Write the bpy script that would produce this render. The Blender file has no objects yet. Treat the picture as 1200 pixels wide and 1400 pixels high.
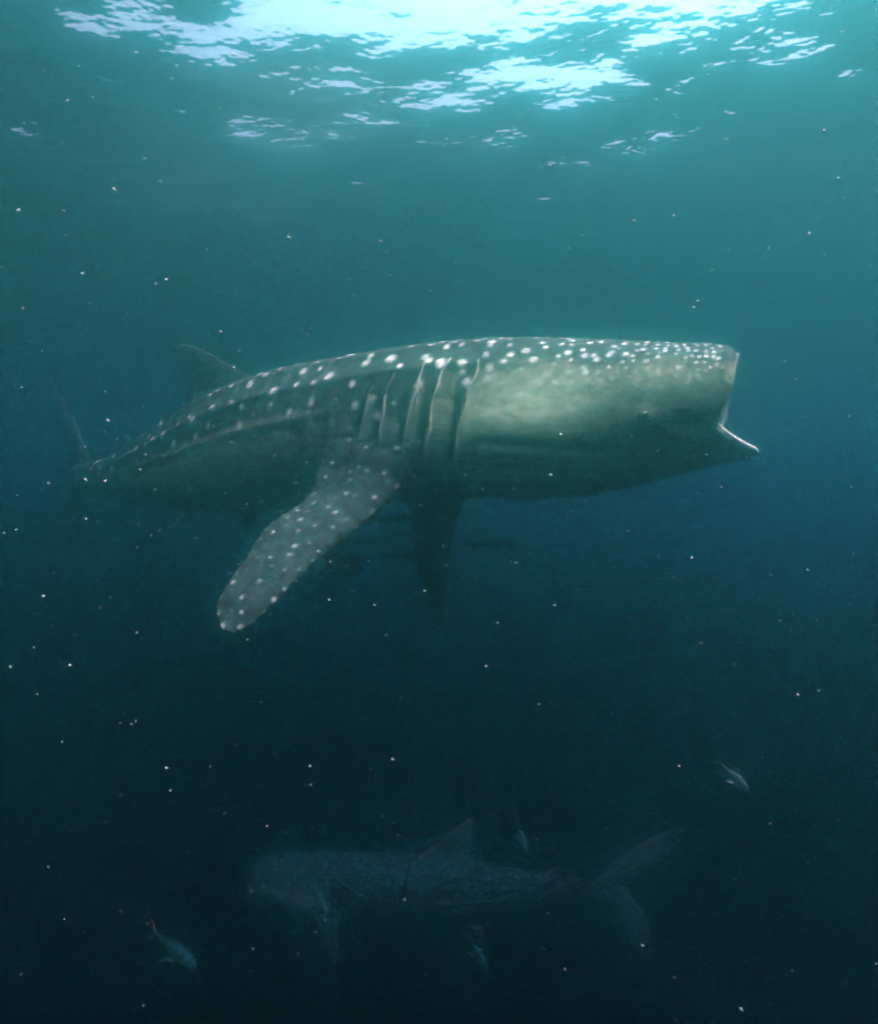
import bpy, math, random
import numpy as np
from mathutils import Vector, Matrix
from mathutils.kdtree import KDTree

random.seed(7)
rng = np.random.default_rng(11)
scene = bpy.context.scene
col = scene.collection

# ------------------------------------------------------------------ camera
F = 800.0                                   # focal length in pixels of the 1200 x 1400 photograph
PITCH = math.radians(3.0)
cam_d = bpy.data.cameras.new('camera')
cam_d.sensor_fit = 'VERTICAL'
cam_d.sensor_height = 36.0
cam_d.lens = 36.0 * F / 1400.0
cam_d.clip_start = 0.05
cam_d.clip_end = 500.0
cam = bpy.data.objects.new('camera', cam_d)
cam.rotation_euler = (math.radians(90) + PITCH, 0, 0)
col.objects.link(cam)
scene.camera = cam

# ------------------------------------------------------------------ sky and sun
SUN_DIR = Vector((0.28, -0.13, 0.95)).normalized()      # towards the sun
world = bpy.data.worlds.new('World')
scene.world = world
world.use_nodes = True
wn = world.node_tree.nodes
wl = world.node_tree.links
for n in list(wn):
    wn.remove(n)
sky = wn.new('ShaderNodeTexSky')
sky.sky_type = 'NISHITA'
sky.sun_disc = False
sky.sun_elevation = math.asin(SUN_DIR.z)
sky.sun_rotation = math.atan2(SUN_DIR.x, SUN_DIR.y)
sky.dust_density = 9.0
sky.air_density = 0.1
sky.ozone_density = 0.0
bg = wn.new('ShaderNodeBackground')
bg.inputs['Strength'].default_value = 0.15
wo = wn.new('ShaderNodeOutputWorld')
wl.new(sky.outputs[0], bg.inputs['Color'])
wl.new(bg.outputs[0], wo.inputs['Surface'])

sun_d = bpy.data.lights.new('sun', 'SUN')
sun_d.energy = 4.4
sun_d.angle = math.radians(2.0)
sun_d.color = (1.0, 0.86, 0.66)
sun = bpy.data.objects.new('sun', sun_d)
sun.rotation_euler = SUN_DIR.to_track_quat('Z', 'Y').to_euler()
sun.location = SUN_DIR * 30
col.objects.link(sun)

vs = scene.view_settings
vs.view_transform = 'Standard'
vs.look = 'None'
vs.gamma = 1.0
vs.exposure = 3.65
vs.use_curve_mapping = False
scene.render.engine = 'CYCLES'
cy = scene.cycles
cy.max_bounces = 8
cy.volume_bounces = 5
cy.transparent_max_bounces = 12
cy.diffuse_bounces = 2
cy.glossy_bounces = 2
cy.filter_width = 2.2
cy.use_denoising = True
cy.use_adaptive_sampling = True
cy.adaptive_threshold = 0.012
cy.denoising_input_passes = 'RGB'
cy.sample_clamp_indirect = 0.5

SURFACE_Z = 2.95       # water surface above the camera
BED_Z = -22.0
HALF = 46.0

# ------------------------------------------------------------------ helpers
def pw(px, py, depth):
    """photograph pixel + depth in metres -> world point"""
    a, b = (px - 600.0) / F * depth, (700.0 - py) / F * depth
    c, s = math.cos(PITCH), math.sin(PITCH)
    return np.array([a, depth * c - b * s, depth * s + b * c])

def smooth(e0, e1, x):
    t = np.clip((x - e0) / (e1 - e0), 0, 1)
    return t * t * (3 - 2 * t)

def catmull(P, n):
    """sample a Catmull-Rom curve through the rows of P at n even parameters"""
    P = np.asarray(P, float)
    Q = np.vstack([2 * P[0] - P[1], P, 2 * P[-1] - P[-2]])
    u = np.linspace(0, len(P) - 1, n)
    i = np.minimum(u.astype(int), len(P) - 2)
    t = (u - i)[:, None]
    p0, p1, p2, p3 = Q[i], Q[i + 1], Q[i + 2], Q[i + 3]
    return 0.5 * (2 * p1 + (p2 - p0) * t + (2 * p0 - 5 * p1 + 4 * p2 - p3) * t ** 2 + (3 * p1 - p0 - 3 * p2 + p3) * t ** 3)

def table(xs, ys):
    """smooth monotone-ish lookup through (xs, ys)"""
    xs, ys = np.asarray(xs, float), np.asarray(ys, float)
    m = np.gradient(ys, xs)
    def f(x):
        x = np.clip(np.asarray(x, float), xs[0], xs[-1])
        i = np.clip(np.searchsorted(xs, x) - 1, 0, len(xs) - 2)
        h = xs[i + 1] - xs[i]
        t = (x - xs[i]) / h
        return ((2*t**3 - 3*t**2 + 1) * ys[i] + (t**3 - 2*t**2 + t) * h * m[i]
                + (-2*t**3 + 3*t**2) * ys[i + 1] + (t**3 - t**2) * h * m[i + 1])
    return f

def grid_quads(nr, nc, base=0, wrap=False):
    r = np.arange(nr - 1)[:, None]
    c = np.arange(nc if wrap else nc - 1)[None, :]
    c2 = (c + 1) % nc
    q = np.stack([r * nc + c, r * nc + c2, (r + 1) * nc + c2, (r + 1) * nc + c], -1).reshape(-1, 4)
    return q + base

def make_mesh(name, V, Q, attrs=None, smooth_on=True):
    me = bpy.data.meshes.new(name)
    V = np.asarray(V, np.float32)
    Q = np.asarray(Q, np.int32)
    me.vertices.add(len(V))
    me.vertices.foreach_set('co', V.ravel())
    k = Q.shape[1]
    me.loops.add(Q.size)
    me.loops.foreach_set('vertex_index', Q.ravel())
    me.polygons.add(len(Q))
    me.polygons.foreach_set('loop_start', np.arange(0, Q.size, k, dtype=np.int32))
    me.polygons.foreach_set('use_smooth', np.full(len(Q), smooth_on, dtype=bool))
    me.update(calc_edges=True)
    me.validate()
    for an, arr in (attrs or {}).items():
        arr = np.asarray(arr, np.float32)
        if arr.ndim == 1:
            a = me.attributes.new(an, 'FLOAT', 'POINT')
            a.data.foreach_set('value', arr)
        else:
            a = me.attributes.new(an, 'FLOAT_COLOR', 'POINT')
            a.data.foreach_set('color', np.hstack([arr, np.ones((len(arr), 1), np.float32)]).ravel())
    return me

def link(name, me, mat=None, parent=None):
    o = bpy.data.objects.new(name, me)
    col.objects.link(o)
    if mat is not None:
        me.materials.clear()
        me.materials.append(mat)
    if parent is not None:
        o.parent = parent
        o.matrix_parent_inverse = Matrix.Identity(4)
    return o

def tag(o, label=None, cat=None, group=None, kind=None):
    if label: o['label'] = label
    if cat: o['category'] = cat
    if group: o['group'] = group
    if kind: o['kind'] = kind
    return o

# ------------------------------------------------------------------ materials
def new_mat(name):
    m = bpy.data.materials.new(name)
    m.use_nodes = True
    nt = m.node_tree
    for n in list(nt.nodes):
        nt.nodes.remove(n)
    out = nt.nodes.new('ShaderNodeOutputMaterial')
    return m, nt, out

def principled(nt, out, rough=0.5, spec=0.3):
    p = nt.nodes.new('ShaderNodeBsdfPrincipled')
    p.inputs['Roughness'].default_value = rough
    p.inputs['Specular IOR Level'].default_value = spec
    nt.links.new(p.outputs[0], out.inputs['Surface'])
    return p

def mixc(nt, fac, a, b, blend='MIX'):
    m = nt.nodes.new('ShaderNodeMix')
    m.data_type = 'RGBA'
    m.blend_type = blend
    for sock, v in ((m.inputs[0], fac), (m.inputs[6], a), (m.inputs[7], b)):
        if hasattr(v, 'is_output'):
            nt.links.new(v, sock)
        elif isinstance(v, (tuple, list)):
            sock.default_value = (*v, 1)
        else:
            sock.default_value = v
    return m.outputs[2]

def math_n(nt, op, a, b=None, clamp=False):
    m = nt.nodes.new('ShaderNodeMath')
    m.operation = op
    m.use_clamp = clamp
    for i, v in enumerate((a, b)):
        if v is None: continue
        if hasattr(v, 'is_output'):
            nt.links.new(v, m.inputs[i])
        else:
            m.inputs[i].default_value = v
    return m.outputs[0]

def attr(nt, name):
    a = nt.nodes.new('ShaderNodeAttribute')
    a.attribute_name = name
    return a

def noise(nt, scale, detail=4, rough=0.55):
    tc = nt.nodes.new('ShaderNodeTexCoord')
    n = nt.nodes.new('ShaderNodeTexNoise')
    n.inputs['Scale'].default_value = scale
    n.inputs['Detail'].default_value = detail
    n.inputs['Roughness'].default_value = rough
    nt.links.new(tc.outputs['Object'], n.inputs['Vector'])
    return n

def ramp(nt, src, p0, p1):
    r = nt.nodes.new('ShaderNodeMapRange')
    r.interpolation_type = 'SMOOTHSTEP'
    r.inputs[1].default_value = p0
    r.inputs[2].default_value = p1
    nt.links.new(src, r.inputs[0])
    return r.outputs[0]

def shark_material():
    m, nt, out = new_mat('shark_skin')
    p = principled(nt, out, 0.6, 0.02)
    pale, spot, inner = attr(nt, 'pale').outputs['Fac'], attr(nt, 'spot').outputs['Fac'], attr(nt, 'inner').outputs['Fac']
    n1 = noise(nt, 2.2, 6, 0.65).outputs['Fac']
    n2 = noise(nt, 14.0, 5, 0.6).outputs['Fac']
    pn = math_n(nt, 'ADD', pale, math_n(nt, 'MULTIPLY', math_n(nt, 'MULTIPLY', math_n(nt, 'SUBTRACT', n1, 0.5), 0.95), math_n(nt, 'MULTIPLY', pale, 3.0, True)))
    pn = ramp(nt, pn, 0.10, 0.90)
    dark = mixc(nt, ramp(nt, n2, 0.3, 0.7), (0.012, 0.016, 0.013), (0.032, 0.038, 0.029))
    light = mixc(nt, ramp(nt, n2, 0.3, 0.75), (0.32, 0.29, 0.17), (0.54, 0.50, 0.31))
    c = mixc(nt, pn, dark, light)
    c = mixc(nt, ramp(nt, attr(nt, 'belly').outputs['Fac'], 0.0, 1.0), c, (0.82, 0.80, 0.62))  # white belly, lifted further in colour to replace missing light from below
    sp = math_n(nt, 'MULTIPLY', spot, ramp(nt, n2, 0.05, 0.32))
    c = mixc(nt, sp, c, (0.60, 0.60, 0.48))
    c = mixc(nt, inner, c, (0.52, 0.50, 0.42))
    nt.links.new(c, p.inputs['Base Color'])
    b = nt.nodes.new('ShaderNodeBump')
    b.inputs['Strength'].default_value = 0.22
    b.inputs['Distance'].default_value = 0.03
    nt.links.new(n2, b.inputs['Height'])
    nt.links.new(b.outputs[0], p.inputs['Normal'])
    return m

def colour_attr_material(name, rough=0.45, spec=0.4):
    m, nt, out = new_mat(name)
    p = principled(nt, out, rough, spec)
    n = noise(nt, 60.0, 3).outputs['Fac']
    c = mixc(nt, 1.0, attr(nt, 'tint').outputs['Color'], mixc(nt, n, (0.75, 0.75, 0.75), (1.15, 1.15, 1.15)), 'MULTIPLY')
    nt.links.new(c, p.inputs['Base Color'])
    return m

def plain_material(name, a, b, scale, rough=0.5, spec=0.3):
    m, nt, out = new_mat(name)
    p = principled(nt, out, rough, spec)
    c = mixc(nt, noise(nt, scale).outputs['Fac'], a, b)
    nt.links.new(c, p.inputs['Base Color'])
    return m

M_SHARK = shark_material()
M_EYE = plain_material('eye_black', (0.008, 0.008, 0.009), (0.02, 0.02, 0.02), 30, 0.15, 0.5)
M_GILL_LIT = plain_material('gill_flap_painted_lit', (0.36, 0.33, 0.22), (0.62, 0.58, 0.40), 9, 0.55)  # pale tone stands in for light caught by the flap edges
M_GILLDARK = plain_material('gill_gap', (0.05, 0.06, 0.06), (0.09, 0.10, 0.10), 9, 0.6)
M_FISH = colour_attr_material('fish_scales')
M_SNOW = plain_material('plankton', (0.14, 0.145, 0.14), (0.42, 0.42, 0.40), 50, 0.8, 0.1)
M_SAND = plain_material('sand', (0.16, 0.14, 0.10), (0.25, 0.22, 0.17), 0.6, 0.9, 0.1)

# ------------------------------------------------------------------ the setting: sea bed, water surface, body of water
def water_surface():
    n = 640
    u = np.linspace(-1, 1, n)
    w = 13 * u + (HALF - 1.0 - 13) * np.sign(u) * np.abs(u) ** 4
    X, Y = np.meshgrid(w, w + 0.0)
    Z = np.zeros_like(X)
    r2 = np.random.default_rng(5)
    for i in range(46):
        lam = 0.45 * (5.5 / 0.45) ** (i / 45.0)
        ang = math.radians(75) + r2.normal(0, 0.75)
        k = 2 * math.pi / lam
        slope = 0.014
        ph = r2.uniform(0, 6.283)
        th = k * (X * math.cos(ang) + Y * math.sin(ang)) + ph
        fade = np.exp(-np.maximum(np.hypot(X, Y) - 14, 0) / (6 + 2 * lam))
        Z += slope / k * np.sin(th) * fade * (1.15 if lam < 1.0 else 0.32)
    V = np.stack([X, Y, Z], -1).reshape(-1, 3)
    m, nt, out = new_mat('water_film')
    fr = nt.nodes.new('ShaderNodeFresnel')
    fr.inputs['IOR'].default_value = 1.333
    tr = nt.nodes.new('ShaderNodeBsdfTransparent')
    gl = nt.nodes.new('ShaderNodeBsdfGlossy')
    gl.inputs['Roughness'].default_value = 0.4
    tc = nt.nodes.new('ShaderNodeTexCoord')
    mp = nt.nodes.new('ShaderNodeMapping')
    mp.inputs['Scale'].default_value = (1.0, 1.7, 1.0)
    mp.inputs['Rotation'].default_value = (0, 0, 0.3)
    nz = nt.nodes.new('ShaderNodeTexNoise')
    nz.inputs['Scale'].default_value = 1.25
    nz.inputs['Detail'].default_value = 4
    nt.links.new(tc.outputs['Object'], mp.inputs['Vector'])
    nt.links.new(mp.outputs[0], nz.inputs['Vector'])
    bp = nt.nodes.new('ShaderNodeBump')
    bp.inputs['Strength'].default_value = 1.0
    bp.inputs['Distance'].default_value = 0.065
    nt.links.new(nz.outputs['Fac'], bp.inputs['Height'])
    nt.links.new(bp.outputs[0], fr.inputs['Normal'])
    nt.links.new(bp.outputs[0], gl.inputs['Normal'])
    mx = nt.nodes.new('ShaderNodeMixShader')
    nt.links.new(fr.outputs[0], mx.inputs[0])
    nt.links.new(tr.outputs[0], mx.inputs[1])
    nt.links.new(gl.outputs[0], mx.inputs[2])
    nt.links.new(mx.outputs[0], out.inputs['Surface'])
    o = link('water_surface', make_mesh('water_surface', V, grid_quads(n, n)), m)
    o.location = (0, 0, SURFACE_Z)
    return tag(o, 'rippled sea surface seen from below', 'water', kind='structure')

def seabed():
    n = 60
    w = np.linspace(-(HALF - 1.0), HALF - 1.0, n)
    X, Y = np.meshgrid(w, w)
    Z = 0.25 * np.sin(X * 0.4 + 1) * np.sin(Y * 0.33) + 0.1 * np.sin(X * 1.1 + Y * 0.8)
    o = link('seabed', make_mesh('seabed', np.stack([X, Y, Z], -1).reshape(-1, 3), grid_quads(n, n)), M_SAND)
    o.location = (0, 0, BED_Z)
    return tag(o, 'dark sandy sea floor far below', 'seabed', kind='structure')

def water_body():
    z0, z1 = BED_Z - 1.2, SURFACE_Z + 0.75
    V = [(x, y, z) for x in (-HALF, HALF) for y in (-HALF, HALF) for z in (z0, z1)]
    Q = [(0, 1, 3, 2), (4, 6, 7, 5), (0, 4, 5, 1), (2, 3, 7, 6), (0, 2, 6, 4), (1, 5, 7, 3)]
    m, nt, out = new_mat('sea_water')
    v = nt.nodes.new('ShaderNodeVolumePrincipled')
    SCAT = np.array([0.058, 0.240, 0.220])          # per metre
    ABS = np.array([0.285, 0.150, 0.098])
    D = 0.60
    c = SCAT / D
    a = 1 - ABS / D / (1 - c)
    assert (a > 0).all()
    v.inputs['Density'].default_value = D
    v.inputs['Color'].default_value = (*c, 1)
    v.inputs['Absorption Color'].default_value = (*(a ** 2), 1)
    v.inputs["Anisotropy"].default_value = 0.978
    nt.links.new(v.outputs[0], out.inputs['Volume'])
    o = link('haze', make_mesh('haze', V, Q, smooth_on=False), m)
    return tag(o, 'blue green sea water fading everything with distance', 'water', kind='stuff')

water_surface()
seabed()
water_body()

# ------------------------------------------------------------------ whale shark
TOP = table([-0.3, -0.05, 0.0, 0.05, 0.12, 0.28, 0.94, 2.04, 3.0, 3.81, 4.6, 5.69, 6.5, 7.23, 8.4],
            [0.10, 0.13, 0.175, 0.235, 0.28, 0.32, 0.475, 0.59, 0.63, 0.655, 0.64, 0.50, 0.35, 0.24, 0.15])
BOT = table([-0.3, -0.16, 0.0, 0.3, 0.94, 2.04, 3.0, 3.81, 4.6, 5.69, 6.5, 7.23, 8.4],
            [0.36, 0.39, 0.42, 0.47, 0.57, 0.60, 0.62, 0.64, 0.62, 0.51, 0.37, 0.24, 0.15])
HW = table([-0.3, -0.16, 0.0, 0.3, 0.94, 2.04, 3.0, 3.81, 4.6, 5.69, 6.5, 7.23, 8.4],
           [0.34, 0.42, 0.50, 0.57, 0.64, 0.66, 0.64, 0.60, 0.54, 0.40, 0.29, 0.21, 0.10])
BODY_L = 8.26

class Frame:
    """body axis in space: s (metres from the snout) -> centre, side, up"""
    def __init__(self, pts, scale=1.0, near=(0, -1, 0), k0=None):
        C = catmull(pts, 900)
        d = np.r_[0, np.cumsum(np.linalg.norm(np.diff(C, axis=0), axis=1))]
        self.k = BODY_L / d[-1] if k0 is None else k0   # profile metres per axis metre, from the snout to behind the gills
        self.s = d * self.k
        if k0 is not None:                            # the rear is mapped on to what is left of the profile
            m = 3.0
            self.s = np.where(self.s < m, self.s, m + (self.s - m) * (BODY_L - m) / (self.s[-1] - m))
        self.C = C
        T = np.gradient(C, axis=0)
        T /= np.linalg.norm(T, axis=1)[:, None]
        ker = np.ones(61) / 61
        T = np.stack([np.convolve(np.pad(T[:, i], 30, mode='edge'), ker, 'valid') for i in range(3)], 1)
        T /= np.linalg.norm(T, axis=1)[:, None]
        up = np.array([0, 0, 1.0])
        U = up - T * (T @ up)[:, None]
        U /= np.linalg.norm(U, axis=1)[:, None]
        N = np.cross(T, U)
        if (N.mean(0) @ np.asarray(near)) < 0: N = -N
        self.T, self.U, self.N = T, U, N
        self.scale = scale
    def at(self, s):
        s = np.asarray(s, float)
        f = lambda A: np.stack([np.interp(s, self.s, A[:, i]) for i in range(3)], -1)
        C, T, U, N = f(self.C), f(self.T), f(self.U), f(self.N)
        ext = np.minimum(s, 0)[..., None] + np.maximum(s - BODY_L, 0)[..., None]
        return C + T * ext / self.k, T, U, N

GILLS = [1.68, 1.90, 2.06, 2.27, 2.43]       # s of the five slits
GILL_LEAN = 0.16

def body_point(fr, s, phi, off=0.0):
    """point on the skin; phi = 90 deg is the back, 0 the near flank, -90 the belly"""
    s = np.asarray(s, float); phi = np.asarray(phi, float)
    C, T, U, N = fr.at(s)
    cph, sph = np.cos(phi), np.sin(phi)
    headness = smooth(3.2, 1.2, s)
    n_up = 2.15 + 0.25 * headness
    n_lo = 2.1 + 0.95 * headness * smooth(0.5, 1.3, s)
    n = np.where(sph > 0, n_up, n_lo)
    cx = np.sign(cph) * np.abs(cph) ** (2 / n)
    sz = np.sign(sph) * np.abs(sph) ** (2 / n)
    low = smooth(-0.35, -0.95, sz)                    # throat tucked in below the cheeks
    w = HW(s) * (1 - 0.05 * low * headness)
    h = np.where(sph > 0, TOP(s), BOT(s))
    # three long ridges on each flank
    rel = np.degrees(np.arcsin(np.clip(sz, -1, 1)))
    ridge = np.zeros_like(rel)
    for c0, amp, wd in ((44, 0.022, 5.0), (22, 0.013, 4.0), (-3, 0.013, 4.0)):
        c = c0 + 4 * np.sin(s * 0.7)
        amp = amp * (1.0 if c0 > 0 else smooth(2.4, 3.2, s))
        ridge += amp * np.exp(-((rel - c) / wd) ** 2)
    ridge *= smooth(0.9, 1.8, s) * smooth(7.4, 5.5, s)
    # gill flaps: each slopes out towards the tail and drops back at its slit
    g = np.zeros_like(rel)
    win = smooth(48, 36, rel) * smooth(-58, -44, rel)
    sl = s - GILL_LEAN * (-np.sin(np.radians(rel))) * 0.9
    for q in GILLS:
        d = q - sl
        g += np.where((d > 0) & (d < 0.15), (0.020 + 0.030 * smooth(5, -45, rel)) * (1 - d / 0.15), 0)
    # loose skin folds behind the fin
    fold = 0.005 * np.sin(s * 26 + rel * 0.055) * smooth(2.7, 3.2, s) * smooth(5.6, 4.2, s) * smooth(45, 5, rel)
    bulge = 0.035 * np.exp(-((s - 1.35) / 0.4) ** 2 - ((rel + 22) / 20) ** 2)
    bulge = bulge + 0.018 * np.exp(-((s - 0.57) / 0.07) ** 2 - ((rel + 23) / 6) ** 2) - 0.020 * np.exp(-((rel + 37 - 20 * (s - 0.15)) / 5.5) ** 2) * smooth(0.46, 0.36, s) * smooth(0.02, 0.12, s)
    bulge = bulge - 0.016 * np.exp(-((rel + 38 - 10 * np.sin((s - 0.9) * 2.2)) / 3.5) ** 2) * smooth(0.7, 1.0, s) * smooth(1.75, 1.45, s)
    bulge = bulge - 0.010 * np.exp(-((rel + 55 + 6 * np.sin(s * 3)) / 3.0) ** 2) * smooth(0.5, 0.9, s) * smooth(1.7, 1.3, s)
    o = ridge + g * win + fold + bulge + off
    k = fr.scale
    out = N * (w * cx)[..., None] + U * (h * sz)[..., None]
    nrm = N * (cx / np.maximum(w, 0.05))[..., None] + U * (sz / np.maximum(h, 0.05))[..., None]
    nrm /= np.maximum(np.linalg.norm(nrm, axis=-1), 1e-6)[..., None]
    return C + (out + nrm * o[..., None]) * k

def rim_s(phi, gape):
    """where the lips lie, along the axis, round the mouth"""
    deg = np.degrees(np.arcsin(np.sin(phi)))
    lip = table([-90, -75, -60, -45, -36, -28, -15, 0, 30, 60, 90], [-0.085, -0.06, 0.01, 0.10, 0.15, 0.14, 0.09, 0.05, 0.02, 0.0, 0.0])(deg)
    return np.where(deg < -36, lip + (1 - gape) * 0.12 * smooth(-36, -90, deg), lip)

def fin_surface(stations, thick, nspan=70, nch=44, mid_bulge=0.0):
    """stations: rows of (lead xyz, trail xyz); closed aerofoil sections along the span"""
    L = catmull([a for a, b in stations], nspan)
    R = catmull([b for a, b in stations], nspan)
    chord = R - L
    cl = np.linalg.norm(chord, axis=1)
    span = np.gradient((L + R) / 2, axis=0)
    nrm = np.cross(chord, span)
    nrm /= np.maximum(np.linalg.norm(nrm, axis=1), 1e-9)[:, None]
    th = np.linspace(0, 2 * np.pi, nch, endpoint=False)
    c = 0.5 - 0.5 * np.cos(th)
    prof = 2.6 * np.sqrt(np.clip(c, 0, 1)) * (1 - c) ** 0.9 * np.sign(np.sin(th))
    v = np.linspace(0, 1, nspan)
    T = thick * (1 - 0.75 * v) * np.sqrt(np.clip(1 - v ** 6, 0, 1))
    P = L[:, None] + chord[:, None] * c[None, :, None] + nrm[:, None] * (T[:, None] * prof[None])[..., None] * 0.5
    P += nrm[:, None] * (mid_bulge * np.sin(np.pi * v))[:, None, None]
    return P, v, c, np.sign(np.sin(th)), nrm

def build_shark(name, fr, gape, fins, label, cat, group, nS=760, nPhi=360, seed=3, eye=True, fin_pale=0.12, spot_gain=1.0):
    r3 = np.random.default_rng(seed)
    phi = np.linspace(-np.pi / 2, 1.5 * np.pi, nPhi, endpoint=False)
    V, Q, PALE, SPOT, INNER, SIDE = [], [], [], [], [], []
    base = 0
    # --- skin from peduncle to lips, then the lining of the mouth
    s0 = 0.75
    n_front = max(40, nS // 9)
    sb = np.linspace(BODY_L, s0, nS - n_front)
    S = np.repeat(sb[:, None], nPhi, 1)
    t = np.linspace(0, 1, n_front + 1)[1:, None]
    rim = rim_s(phi, gape)[None]
    S = np.vstack([S, s0 + (rim - s0) * t])
    PH = np.repeat(phi[None], len(S), 0)
    lip_roll = np.zeros(S.shape)
    lip_roll[-n_front:] = 0.018 * np.exp(-((t - 0.94) / 0.05) ** 2)
    P = body_point(fr, S, PH, lip_roll)
    # tail end tapers shut
    V.append(P.reshape(-1, 3))
    Q.append(grid_quads(len(S), nPhi, base, True))
    relh = np.degrees(np.arcsin(np.clip(np.sin(PH), -1, 1)))
    edge = np.interp(S, [-0.3, 0.3, 0.9, 1.25, 1.6, 2.2, 2.7, 3.4, 5.0, 8.3], [0, 2, 2, 8, 2, -8, -12, -12, -14, -18])
    pale = smooth(edge + 36, edge - 28, relh)
    slr = S + GILL_LEAN * 0.9 * np.sin(np.radians(relh))
    for q in GILLS:  # shade in the gap behind each flap, darkened into the skin colour
        dg = slr - q
        pale = pale * (1 - 0.85 * np.exp(-((dg - 0.045) / 0.035) ** 2) * smooth(40, 20, relh) * smooth(-62, -50, relh))
    PALE.append(pale.ravel()); INNER.append((smooth(0.94, 1.0, t) * np.ones_like(PH[-n_front:])).ravel() if False else np.zeros(P.shape[0] * nPhi))
    lip = np.zeros(S.shape); lip[-1] = 0.5
    INNER[-1] = lip.ravel()
    SIDE.append(relh.ravel())
    base += P.shape[0] * nPhi
    outer_last = base - nPhi
    Cin, Tin, Uin, Nin = fr.at(np.zeros(1))
    steps = [(0.004, -0.018), (0.03, -0.035), (0.10, -0.05), (0.22, -0.06), (0.45, -0.075), (0.75, -0.12), (1.0, -0.22)]
    rows = []
    for ds, off in steps:
        si = rim[0] * max(0.0, 1 - ds / 1.0) + ds
        rows.append(body_point(fr, si, phi, np.full(nPhi, off)))
    cen = rows[-1].mean(0)
    for kq in (0.6, 0.2):
        rows.append(cen + (rows[-1] - cen) * kq)
    R = np.array(rows)
    V.append(R.reshape(-1, 3))
    Q.append(grid_quads(len(rows), nPhi, base, True))
    c0 = np.arange(nPhi)
    Q.append(np.stack([outer_last + c0, outer_last + (c0 + 1) % nPhi, base + (c0 + 1) % nPhi, base + c0], 1))
    PALE.append(np.ones(len(rows) * nPhi)); INNER.append(np.repeat([1, 1, 0.95, 0.9, 0.8, 0.6, 0.4, .3, .3], nPhi)); SIDE.append(np.full(len(rows) * nPhi, -90.0))
    base += len(rows) * nPhi
    # --- fins
    fin_rng = []
    for (st, thick, pale_side, bulge) in fins:
        F_, v, c, sd, nrm = fin_surface(st, thick, 200 if pale_side else 70, 150 if pale_side else 44, mid_bulge=bulge)
        fin_rng.append((base, F_.shape[0] * F_.shape[1]))
        nr, nc = F_.shape[:2]
        V.append(F_.reshape(-1, 3))
        Q.append(grid_quads(nr, nc, base, True))
        pl = np.zeros((nr, nc))
        if pale_side:
            nz = nrm.mean(0)[2]
            under = (sd * np.sign(nz) < 0)
            pl[:, under] = 0.9
            pl += 0.10 * (1 - smooth(0.05, 0.30, c))[None] + 0.0 * v[:, None]
        else:
            pl += fin_pale
        PALE.append(np.clip(pl, 0, 1).ravel()); INNER.append(np.zeros(nr * nc))
        SIDE.append(np.where(np.repeat((pl > 0.85), 1, 0), -80, 60).ravel().astype(float))
        base += nr * nc
    V = np.vstack(V); Q = np.vstack(Q)
    PALE = np.concatenate(PALE); INNER = np.concatenate(INNER); SIDE = np.concatenate(SIDE)

    # --- white spots: rows of large ones on the flank, denser small ones towards the snout
    pts, rad, stg = [], [], []
    k = fr.scale
    s = 0.02
    colno = 0
    while s < 7.6:
        step = float(np.interp(s, [0, 0.35, 0.8, 1.5, 2.4, 3.2, 6, 8], [0.040, 0.055, 0.085, 0.135, 0.20, 0.24, 0.24, 0.2]))
        rmean = float(np.interp(s, [0, 0.4, 0.9, 1.6, 2.6, 8], [0.010, 0.012, 0.018, 0.025, 0.034, 0.037]))
        girth = float(HW(s) + TOP(s)) / 2
        dphi = step * (0.92 if s < 1.5 else 0.78) / girth
        lowlim = float(np.interp(s, [0, 0.9, 1.5, 2.5, 4, 8], [-0.20, -0.35, -0.60, -0.62, -0.65, -0.6]))
        for sgn in (0, 1):
            a = lowlim + r3.uniform(0, dphi)
            while a < math.pi / 2:
                if r3.random() < 0.86:
                    aa = a + r3.normal(0, dphi * 0.20)
                    ss = s + r3.normal(0, step * 0.17)
                    p = body_point(fr, np.array([ss]), np.array([aa if sgn == 0 else math.pi - aa]))[0]
                    pts.append(p); rad.append(rmean * k * r3.uniform(0.6, 1.25)); stg.append(min(1.0, (r3.uniform(0.35, 1.0) if s < 1.6 else r3.uniform(0.55, 1.15)) * spot_gain * (0.75 if aa < 0.0 and s < 2 else 1.0)))
                a += dphi
        s += step
        colno += 1
    # spots on the fins, sampled from their own vertices
    for fi in range(len(fins)):
        a0, an = fin_rng[fi]
        big = fins[fi][2]
        cnt = 90 if big else 26
        got = []
        for _ in range(1500):
            j = a0 + int(r3.integers(an))
            if SIDE[j] < 0: continue
            if all(np.linalg.norm(V[j] - g) > (0.07 if big else 0.13) * k for g in got):
                got.append(V[j])
                if len(got) >= cnt: break
        for g in got:
            pts.append(g); rad.append((0.014 if big else 0.018) * k * r3.uniform(0.5, 1.3)); stg.append(r3.uniform(0.1, 0.6) * spot_gain)
    kd = KDTree(len(pts))
    for i, p in enumerate(pts): kd.insert(p, i)
    kd.balance()
    SPOT = np.zeros(len(V))
    for i in np.nonzero((SIDE > -40) & (INNER < 0.5))[0]:
        for (_, j, d) in kd.find_n(V[i], 2):
            q = d / rad[j]
            if q < 1.35:
                SPOT[i] = max(SPOT[i], stg[j] * (1 - max(0.0, (q - 0.45) / 0.90)))
    # pale vertical lines between the rows of spots, faint
    body_n = S.size
    Sf, Rf = S.ravel(), relh.ravel()
    line = np.exp(-(((Sf * 1 + 0.0022 * Rf) % 0.24 - 0.12) / 0.013) ** 2) * smooth(2.55, 2.9, Sf) * smooth(7, 5, Sf) * smooth(66, 40, Rf) * smooth(-45, -10, Rf)
    SPOT[:body_n] = np.maximum(SPOT[:body_n], 0.10 * line)
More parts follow.
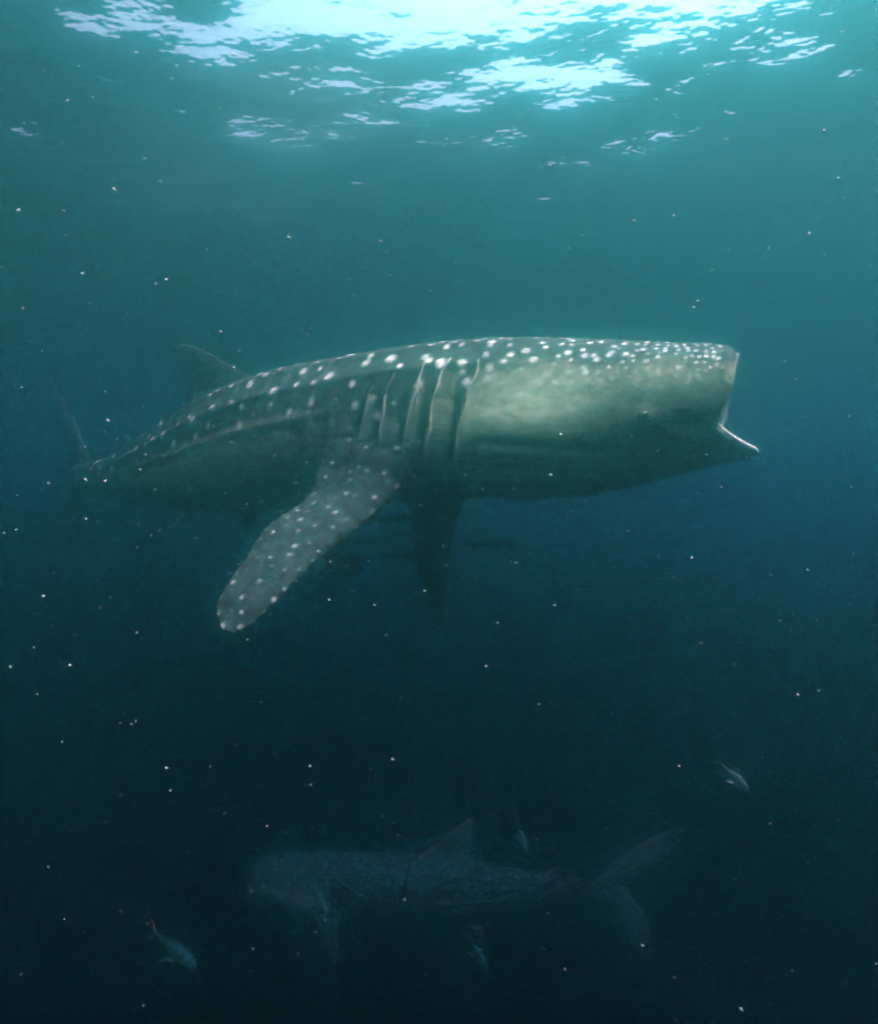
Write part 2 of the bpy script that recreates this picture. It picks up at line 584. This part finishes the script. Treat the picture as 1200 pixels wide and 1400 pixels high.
    root_loc = fr.at(np.array([2.4]))[0][0]
    me = make_mesh(name, V - root_loc, Q, {'pale': PALE, 'spot': SPOT, 'inner': INNER, 'belly': np.concatenate([smooth(-22, -50, relh).ravel() * smooth(6.5, 3.0, S).ravel(), np.zeros(len(V) - S.size)])})
    body = link(name, me, M_SHARK)
    body.location = root_loc
    tag(body, label, cat, group)
    if not eye:
        return body
    # --- eye and nostril on each side
    def blob(nm, s, ph, rx, rz, depth, mat):
        P0 = body_point(fr, np.array([s]), np.array([ph]))[0]
        Pa = body_point(fr, np.array([s + 0.02]), np.array([ph]))[0]
        Pb = body_point(fr, np.array([s]), np.array([ph + 0.02]))[0]
        ex = (Pa - P0) / np.linalg.norm(Pa - P0)
        ez = (Pb - P0) / np.linalg.norm(Pb - P0)
        en = np.cross(ex, ez)
        cc = fr.at(np.array([s]))[0][0]
        if en @ (P0 - cc) < 0: en = -en
        nu, nv = 20, 12
        uu = np.linspace(0, 2 * np.pi, nu, endpoint=False)[None, :]
        vv = np.linspace(-np.pi / 2 + 0.01, np.pi / 2 - 0.01, nv)[:, None]
        B = P0 + (np.cos(vv) * np.cos(uu) * rx)[..., None] * ex + (np.cos(vv) * np.sin(uu) * rz)[..., None] * ez + (np.sin(vv) * np.ones_like(uu) * depth)[..., None] * en
        me = make_mesh(nm, B.reshape(-1, 3) - root_loc, grid_quads(nv, nu, 0, True))
        return link(nm, me, mat, body)
    for a in (math.radians(-19), math.pi - math.radians(-19)):
        e = blob('eye', 0.57, a, 0.036, 0.025, 0.018, M_EYE)
        e['label'] = 'small dark round eye'
    for a in (math.radians(-20), math.pi - math.radians(-20)):
        e = blob('nostril', 0.34, a, 0.028, 0.016, 0.010, M_EYE)
    # --- gill slits: curled edge of each flap, the light on it painted as a pale colour
    for q, gw, gt in zip(GILLS, (0.7, 1.2, 0.9, 0.6, 0.45), (25, 29, 30, 22, 15)):
        for mir in (0, 1):
            n = 60
            rel = np.linspace(gt, -50, n)
            ph = np.radians(rel)
            # invert the superellipse so that rel is the true angle used by body_point
            ph = np.arcsin(np.sign(np.sin(ph)) * np.abs(np.sin(ph)) ** 1.12)
            ss = q - GILL_LEAN * 0.9 * np.sin(np.radians(rel))
            ss = ss + 0.010 * np.sin(rel * 0.11 + q * 17) + 0.005 * np.sin(rel * 0.31 + q * 41)
            if mir: ph = math.pi - ph
            wd = 0.010 * np.sin(np.linspace(0.12, math.pi - 0.12, n)) + 0.004
            wd *= gw * (0.75 + 0.35 * np.sin(np.linspace(0, 9, n) + q * 30))
            rows = []
            for f_, o_ in ((-1.0, 0.002), (-0.5, 0.007), (0.0, 0.009), (0.5, 0.006), (1.0, 0.001), (0.6, -0.03), (-0.6, -0.03)):
                rows.append(body_point(fr, ss + wd * f_ - 0.012, ph, np.full(n, o_)))
            G = np.array(rows).transpose(1, 0, 2)
            me = make_mesh('gill_slit', G.reshape(-1, 3) - root_loc, grid_quads(n, 7, 0, True))
            link('gill_slit', me, M_GILL_LIT, body)
    return body

# ---- the large shark: body axis read off the photograph, depths from its usual proportions
axis = [pw(1010, 537, 3.78), pw(800, 566, 4.18), pw(610, 578, 4.62), pw(400, 602, 5.45), pw(250, 632, 6.3), pw(160, 650, 7.0), pw(108, 652, 7.5)]
fr1 = Frame(axis, k0=1.03)
def st(l, t):
    return (pw(*l), pw(*t))
near_pectoral = ([st((640, 570, 4.45), (490, 530, 4.85)), st((586, 628, 4.10), (455, 592, 4.40)), st((556, 668, 4.05), (438, 640, 4.33)), st((514, 706, 3.98), (422, 684, 4.22)),
                  st((452, 757, 3.78), (370, 722, 3.98)), st((408, 796, 3.62), (337, 768, 3.78)), st((372, 832, 3.50), (305, 815, 3.60)),
                  st((345, 856, 3.44), (298, 840, 3.50)), st((318, 866, 3.40), (305, 861, 3.41))], 0.20, True, 0.03)
far_pectoral = ([st((650, 640, 5.0), (550, 640, 5.2)), st((622, 720, 5.15), (563, 715, 5.3)), st((615, 770, 5.2), (569, 765, 5.35)),
                 st((610, 820, 5.25), (580, 812, 5.35)), st((610, 850, 5.28), (590, 846, 5.34)), st((603, 864, 5.3), (598, 862, 5.32))], 0.10, True, 0.0)
def ax(s, up, side=0.0, fr=None):
    fr = fr or fr1
    C, T, U, N = fr.at(np.array([s]))
    return (C + U * up * fr.scale + N * side * fr.scale)[0]
def common_fins(fr):
    A = lambda s, u, n=0.0: ax(s, u, n, fr)
    dorsal = ([(A(4.15, 0.45), A(5.75, 0.25)), (A(4.45, 0.66), A(5.68, 0.45)), (A(4.85, 0.90), A(5.68, 0.68)), (A(5.22, 1.10), A(5.76, 0.92)),
               (A(5.52, 1.24), A(5.86, 1.14)), (A(5.80, 1.32), A(5.90, 1.29))], 0.11, False, 0.0)
    dorsal2 = ([(A(6.55, 0.15), A(7.15, 0.10)), (A(6.72, 0.30), A(7.12, 0.22)), (A(6.9, 0.42), A(7.15, 0.36)), (A(7.06, 0.48), A(7.16, 0.46))], 0.06, False, 0.0)
    up = ([(A(7.75, 0.0), A(8.5, -0.05)), (A(8.0, 0.25), A(8.55, 0.15)), (A(8.35, 0.62), A(8.72, 0.48)), (A(8.7, 0.95), A(8.98, 0.85)),
           (A(9.0, 1.2), A(9.18, 1.13)), (A(9.22, 1.36), A(9.27, 1.34))], 0.10, False, 0.0)
    lo = ([(A(7.8, 0.0), A(8.5, 0.05)), (A(8.0, -0.22), A(8.52, -0.12)), (A(8.2, -0.5), A(8.58, -0.38)), (A(8.4, -0.72), A(8.64, -0.64)),
           (A(8.58, -0.88), A(8.66, -0.85))], 0.09, False, 0.0)
    pel = []
    for sd in (1, -1):
        pel.append(([(A(4.75, -0.35, 0.22 * sd), A(5.20, -0.32, 0.20 * sd)), (A(4.9, -0.56, 0.34 * sd), A(5.22, -0.52, 0.30 * sd)),
                     (A(5.08, -0.70, 0.42 * sd), A(5.28, -0.67, 0.40 * sd)), (A(5.24, -0.78, 0.46 * sd), A(5.32, -0.77, 0.45 * sd))], 0.05, False, 0.0))
    anal = ([(A(6.6, -0.15), A(7.05, -0.1)), (A(6.75, -0.32), A(7.08, -0.26)), (A(6.92, -0.43), A(7.12, -0.40)), (A(7.08, -0.50), A(7.14, -0.49))], 0.05, False, 0.0)
    return [dorsal, dorsal2, up, lo, *pel, anal]
build_shark('whale_shark', fr1, 1.0, [near_pectoral, far_pectoral] + common_fins(fr1),
            'huge spotted whale shark with gaping mouth and gill slits edged in painted light', 'whale shark', None)

# ---- the second shark, deep below and heading the other way
axis2 = [pw(345, 1196, 7.9), pw(430, 1204, 7.9), pw(560, 1212, 7.9), pw(700, 1214, 7.95), pw(830, 1214, 8.05)]
d2 = np.linalg.norm(np.diff(np.array(axis2), axis=0), axis=1).sum()
fr2 = Frame(axis2, scale=d2 / BODY_L)
A2 = lambda s, u, n=0.0: ax(s, u, n, fr2)
pect2 = []
for sd in (1, -1):
    pect2.append(([(A2(1.45, -0.25, 0.35 * sd), A2(2.15, -0.25, 0.35 * sd)), (A2(1.62, -0.42, 0.72 * sd), A2(2.15, -0.40, 0.66 * sd)),
                   (A2(1.82, -0.58, 1.0 * sd), A2(2.2, -0.54, 0.94 * sd)), (A2(2.02, -0.72, 1.25 * sd), A2(2.26, -0.69, 1.21 * sd)), (A2(2.2, -0.82, 1.42 * sd), A2(2.28, -0.81, 1.40 * sd))], 0.10, True, 0.0))
cf2 = common_fins(fr2)
cf2[0] = ([(A2(3.5, 0.42), A2(5.1, 0.40)), (A2(3.9, 0.74), A2(5.02, 0.66)), (A2(4.3, 1.05), A2(5.0, 0.92)), (A2(4.6, 1.3), A2(5.02, 1.2)), (A2(4.86, 1.5), A2(5.02, 1.46)), (A2(4.98, 1.56), A2(5.03, 1.55))], 0.11, False, 0.0)
cf2[2] = ([(A2(7.75, 0.0), A2(8.6, -0.05)), (A2(8.1, 0.28), A2(8.8, 0.12)), (A2(8.6, 0.74), A2(9.32, 0.42)), (A2(9.15, 1.08), A2(9.75, 0.80)),
           (A2(9.66, 1.30), A2(10.05, 1.12)), (A2(10.1, 1.42), A2(10.18, 1.40))], 0.10, False, 0.0)
cf2[3] = ([(A2(7.8, 0.0), A2(8.7, 0.05)), (A2(8.15, -0.35), A2(8.9, -0.25)), (A2(8.45, -0.85), A2(9.22, -0.70)), (A2(8.8, -1.3), A2(9.36, -1.18)),
           (A2(9.15, -1.62), A2(9.4, -1.58)), (A2(9.36, -1.78), A2(9.44, -1.77))], 0.09, False, 0.0)
build_shark('whale_shark', fr2, 0.0, pect2 + cf2,
            'dim whale shark gliding deep below the other, tail fin spread', 'whale shark', None, nS=360, nPhi=180, seed=8, eye=False, fin_pale=0.4, spot_gain=0.3)

# ------------------------------------------------------------------ small fish
def fish_mesh(name, kind):
    """unit-length fish along +X (head at +0.5), back towards +Z"""
    n, m = 36, 20
    x = np.linspace(0, 1, n)
    if kind == 'remora':
        h = table([0, .08, .25, .5, .75, .92, 1], [.012, .035, .055, .056, .045, .022, .020])(x)
        w = table([0, .08, .25, .5, .75, .92, 1], [.015, .045, .06, .05, .036, .015, .006])(x)
        back, belly, tailc = (0.03, 0.035, 0.04), (0.10, 0.11, 0.11), (0.03, 0.035, 0.04)
    elif kind == 'pale_remora':
        h = table([0, .08, .25, .5, .75, .92, 1], [.012, .035, .055, .056, .045, .022, .020])(x)
        w = table([0, .08, .25, .5, .75, .92, 1], [.015, .045, .06, .05, .036, .015, .006])(x)
        back, belly, tailc = (0.38, 0.42, 0.40), (0.6, 0.62, 0.58), (0.25, 0.28, 0.27)
    elif kind == 'jack':
        h = table([0, .08, .25, .45, .7, .9, 1], [.02, .10, .175, .18, .11, .03, .03])(x)
        w = table([0, .08, .25, .45, .7, .9, 1], [.015, .045, .07, .07, .045, .016, .008])(x)
        back, belly, tailc = (0.08, 0.11, 0.09), (0.30, 0.34, 0.28), (0.16, 0.17, 0.08)
    else:
        h = table([0, .08, .25, .45, .7, .9, 1], [.012, .045, .078, .082, .058, .02, .02])(x)
        w = table([0, .08, .25, .45, .7, .9, 1], [.012, .04, .065, .068, .045, .014, .007])(x)
        back, belly, tailc = (0.03, 0.06, 0.045), (0.13, 0.18, 0.15), (0.22, 0.20, 0.05)
    th = np.linspace(0, 2 * np.pi, m, endpoint=False)
    X = 0.5 - x[:, None] * 0.84 + 0 * th[None]
    V = np.stack([X, w[:, None] * np.cos(th)[None], h[:, None] * np.sin(th)[None]], -1).reshape(-1, 3)
    Q = [grid_quads(n, m, 0, True)]
    mixz = np.repeat(smooth(-0.5, 0.5, np.sin(th))[None], n, 0).ravel()[:, None]
    Cc = np.array(belly) * (1 - mixz) + np.array(back) * mixz
    V = [V]; Cc = [Cc]; base = n * m
    def blade(stations, tk, c):
        nonlocal base
        P, *_ = fin_surface([(np.array(a, float), np.array(b, float)) for a, b in stations], tk, 14, 12)
        V.append(P.reshape(-1, 3)); Q.append(grid_quads(14, 12, base, True)); Cc.append(np.repeat(np.array([c]), 14 * 12, 0))
        base += 14 * 12
    xe = 0.5 - 0.84
    for sg in (1, -1):
        if kind.endswith('remora'):
            blade([((xe + .03, 0, 0), (xe - .08, 0, 0)), ((xe - .02, 0, .045 * sg), (xe - .12, 0, .03 * sg)), ((xe - .10, 0, .075 * sg), (xe - .16, 0, .06 * sg))], 0.012, tailc)
        else:
            blade([((xe + .03, 0, 0), (xe - .05, 0, 0)), ((xe - .01, 0, .06 * sg), (xe - .07, 0, .03 * sg)), ((xe - .08, 0, .12 * sg), (xe - .12, 0, .09 * sg)), ((xe - .16, 0, .165 * sg), (xe - .165, 0, .16 * sg))], 0.014, tailc)
    hz = float(np.max(h))
    blade([((.12, 0, hz * .8), (-.22, 0, hz * .45)), ((.06, 0, hz * 1.35), (-.22, 0, hz * .85)), ((-.02, 0, hz * 1.6), (-.2, 0, hz * 1.05))], 0.012, back)
    blade([((-.02, 0, -hz * .75), (-.24, 0, -hz * .4)), ((-.07, 0, -hz * 1.25), (-.24, 0, -hz * .8)), ((-.13, 0, -hz * 1.45), (-.23, 0, -hz * 1.0))], 0.012, belly)
    for sg in (1, -1):
        wv = float(np.max(w))
        blade([((.20, wv * .8 * sg, -hz * .2), (.13, wv * .8 * sg, -hz * .25)), ((.14, wv * 1.7 * sg, -hz * .5), (.06, wv * 1.6 * sg, -hz * .5)), ((.05, wv * 2.3 * sg, -hz * .7), (.02, wv * 2.2 * sg, -hz * .7))], 0.008, back)
    me = make_mesh(name, np.vstack(V), np.vstack(Q), {'tint': np.vstack(Cc)})
    me.materials.append(M_FISH)
    e = make_mesh('eye', *eye_ball(), None)
    e.materials.append(M_EYE)
    eyes = []
    for sg in (1, -1):
        i = np.argmin(np.abs(x - 0.10))
        eyes.append(((0.5 - x[i] * 0.84, w[i] * 0.86 * sg, h[i] * 0.30), 0.020 if kind.endswith('remora') else 0.026))
    return me, e, eyes

def eye_ball():
    uu = np.linspace(0, 2 * np.pi, 12, endpoint=False)[None]
    vv = np.linspace(-np.pi / 2 + .02, np.pi / 2 - .02, 7)[:, None]
    B = np.stack([np.cos(vv) * np.cos(uu), np.cos(vv) * np.sin(uu), np.sin(vv) + 0 * uu], -1).reshape(-1, 3)
    return B, grid_quads(7, 12, 0, True)

FISH = {k: fish_mesh(k, k) for k in ('fusilier', 'remora', 'pale_remora', 'jack')}

def place_fish(name, kind, tail, head, roll, label, cat, group=None):
    me, em, eyes = FISH[kind]
    a, b = Vector(pw(*tail)), Vector(pw(*head))
    L = (b - a).length
    X = (b - a).normalized()
    Z = Vector((0, 0, 1))
    Z = (Z - X * Z.dot(X)).normalized()
    Z = Matrix.Rotation(math.radians(roll), 3, X) @ Z
    Y = Z.cross(X)
    o = link(name, me)
    R = Matrix((X, Y, Z)).transposed().to_4x4()
    o.matrix_world = Matrix.Translation((a + b) / 2) @ R @ Matrix.Scale(L, 4)
    tag(o, label, cat, group)
    for (p, r) in eyes:
        q = link('eye', em, None, o)
        q.location = p
        q.scale = (r, r * 0.6, r)
    return o

place_fish('small_fish', 'fusilier', (203, 1268, 4.33), (268, 1323, 4.00), 0, 'slim fish with upright pale tail, apart from the deep shark', 'fish', 'small fish in the dark water')
place_fish('small_fish', 'fusilier', (412, 1182, 4.42), (449, 1250, 4.08), 0, 'slim fish with yellow tail in front of the deep shark head', 'fish', 'small fish in the dark water')
place_fish('small_fish', 'fusilier', (634, 1266, 4.59), (666, 1325, 4.25), 0, 'slim fish nosing down under the deep shark belly', 'fish', 'small fish in the dark water')
place_fish('small_fish', 'fusilier', (702, 1108, 4.93), (720, 1166, 4.59), 0, 'faint slim fish nosing down above the deep shark back', 'fish', 'small fish in the dark water')
place_fish('small_fish', 'jack', (978, 1036, 4.25), (1021, 1085, 4.08), 0, 'stout pale fish alone in open dark water', 'fish', 'small fish in the dark water')
place_fish('remora', 'remora', (703, 742, 4.5), (630, 745, 4.6), 0, 'dark slender remora leading ahead under the shark throat', 'remora', 'remoras under the large shark')
place_fish('remora', 'remora', (604, 766, 4.6), (522, 758, 4.5), 0, 'dark slender remora beside the far pectoral fin root', 'remora', 'remoras under the large shark')
place_fish('remora', 'pale_remora', (500, 741, 4.5), (582, 733, 4.4), 0, 'pale silver remora between dark ones under the shark belly', 'remora', 'remoras under the large shark')
place_fish('remora', 'remora', (425, 746, 4.4), (505, 738, 4.5), 0, 'dark remora half hidden behind the near pectoral fin', 'remora', 'remoras under the large shark')
place_fish('remora', 'remora', (500, 712, 4.55), (572, 708, 4.5), 0, 'dark remora held close against the shark belly', 'remora', 'remoras under the large shark')
place_fish('jack_fish', 'jack', (408, 752, 5.0), (498, 778, 5.0), 10, 'pale greenish deep bodied fish behind the near pectoral fin', 'fish')

# ------------------------------------------------------------------ drifting plankton, too many to count
def plankton():
    ico = np.array([(0, 0, 1), (.89, 0, .45), (.28, .85, .45), (-.72, .53, .45), (-.72, -.53, .45), (.28, -.85, .45),
                    (.72, .53, -.45), (-.28, .85, -.45), (-.89, 0, -.45), (-.28, -.85, -.45), (.72, -.53, -.45), (0, 0, -1)])
    tri = np.array([(0,1,2),(0,2,3),(0,3,4),(0,4,5),(0,5,1),(1,6,2),(2,7,3),(3,8,4),(4,9,5),(5,10,1),(6,7,2),(7,8,3),(8,9,4),(9,10,5),(10,6,1),(11,7,6),(11,8,7),(11,9,8),(11,10,9),(11,6,10)])
    r = np.random.default_rng(21)
    P, Rr = [], []
    seen = [(25, 288, 5), (157, 260, 5), (395, 325, 4.5), (165, 358, 4), (213, 388, 3), (22, 725, 4), (60, 815, 4), (96, 910, 3.5), (187, 865, 3.5),
            (228, 1050, 3), (945, 763, 4), (1103, 780, 5), (1072, 495, 4), (118, 710, 4.5), (320, 503, 4), (630, 470, 4), (1125, 180, 5), (1118, 190, 4), (610, 190, 3.5),
            (553, 1230, 3.5), (320, 75, 5), (235, 108, 3.5), (300, 150, 3.5), (392, 252, 4.5), (520, 330, 4), (953, 412, 6), (948, 420, 5), (920, 295, 4), (777, 340, 3.5),
            (450, 820, 3), (512, 828, 3.5), (580, 808, 3), (680, 852, 3), (1050, 340, 3), (1105, 320, 4), (15, 912, 3), (30, 530, 3), (148, 575, 4), (325, 285, 3), (712, 160, 3.5), (740, 230, 3),
            (920, 790, 2.5), (1090, 950, 3), (800, 380, 2.5), (640, 640, 2), (705, 770, 2.5), (338, 875, 3), (365, 1130, 2.5), (180, 990, 2.5)]
    for (x, y, px) in seen:
        d = r.uniform(0.9, 1.9)
        P.append(pw(x, y, d)); Rr.append(px * 0.40 * d / F)
    for _ in range(3200):
        d = 0.8 + 5.2 * r.random() ** 0.6
        P.append(pw(r.uniform(-250, 1450), r.uniform(-150, 1500) if r.random() < 0.5 else r.uniform(0, 850), d))
        Rr.append(0.0007 + 0.0026 * r.random() ** 2.5 * (0.7 + 0.3 * d))
    V, Q = [], []
    for i, (p, rr) in enumerate(zip(P, Rr)):
        a = r.normal(size=(3, 3)); q, _ = np.linalg.qr(a)
        sc = np.array([1, r.uniform(0.5, 1), r.uniform(0.7, 2.0)])
        V.append(p + (ico * (1 + r.normal(0, .15, (12, 1))) * sc * rr) @ q.T)
        Q.append(tri + 12 * i)
    o = link('plankton', make_mesh('plankton', np.vstack(V), np.vstack(Q)), M_SNOW)
    tag(o, 'tiny white plankton specks drifting through the water', 'plankton', kind='stuff')
plankton()
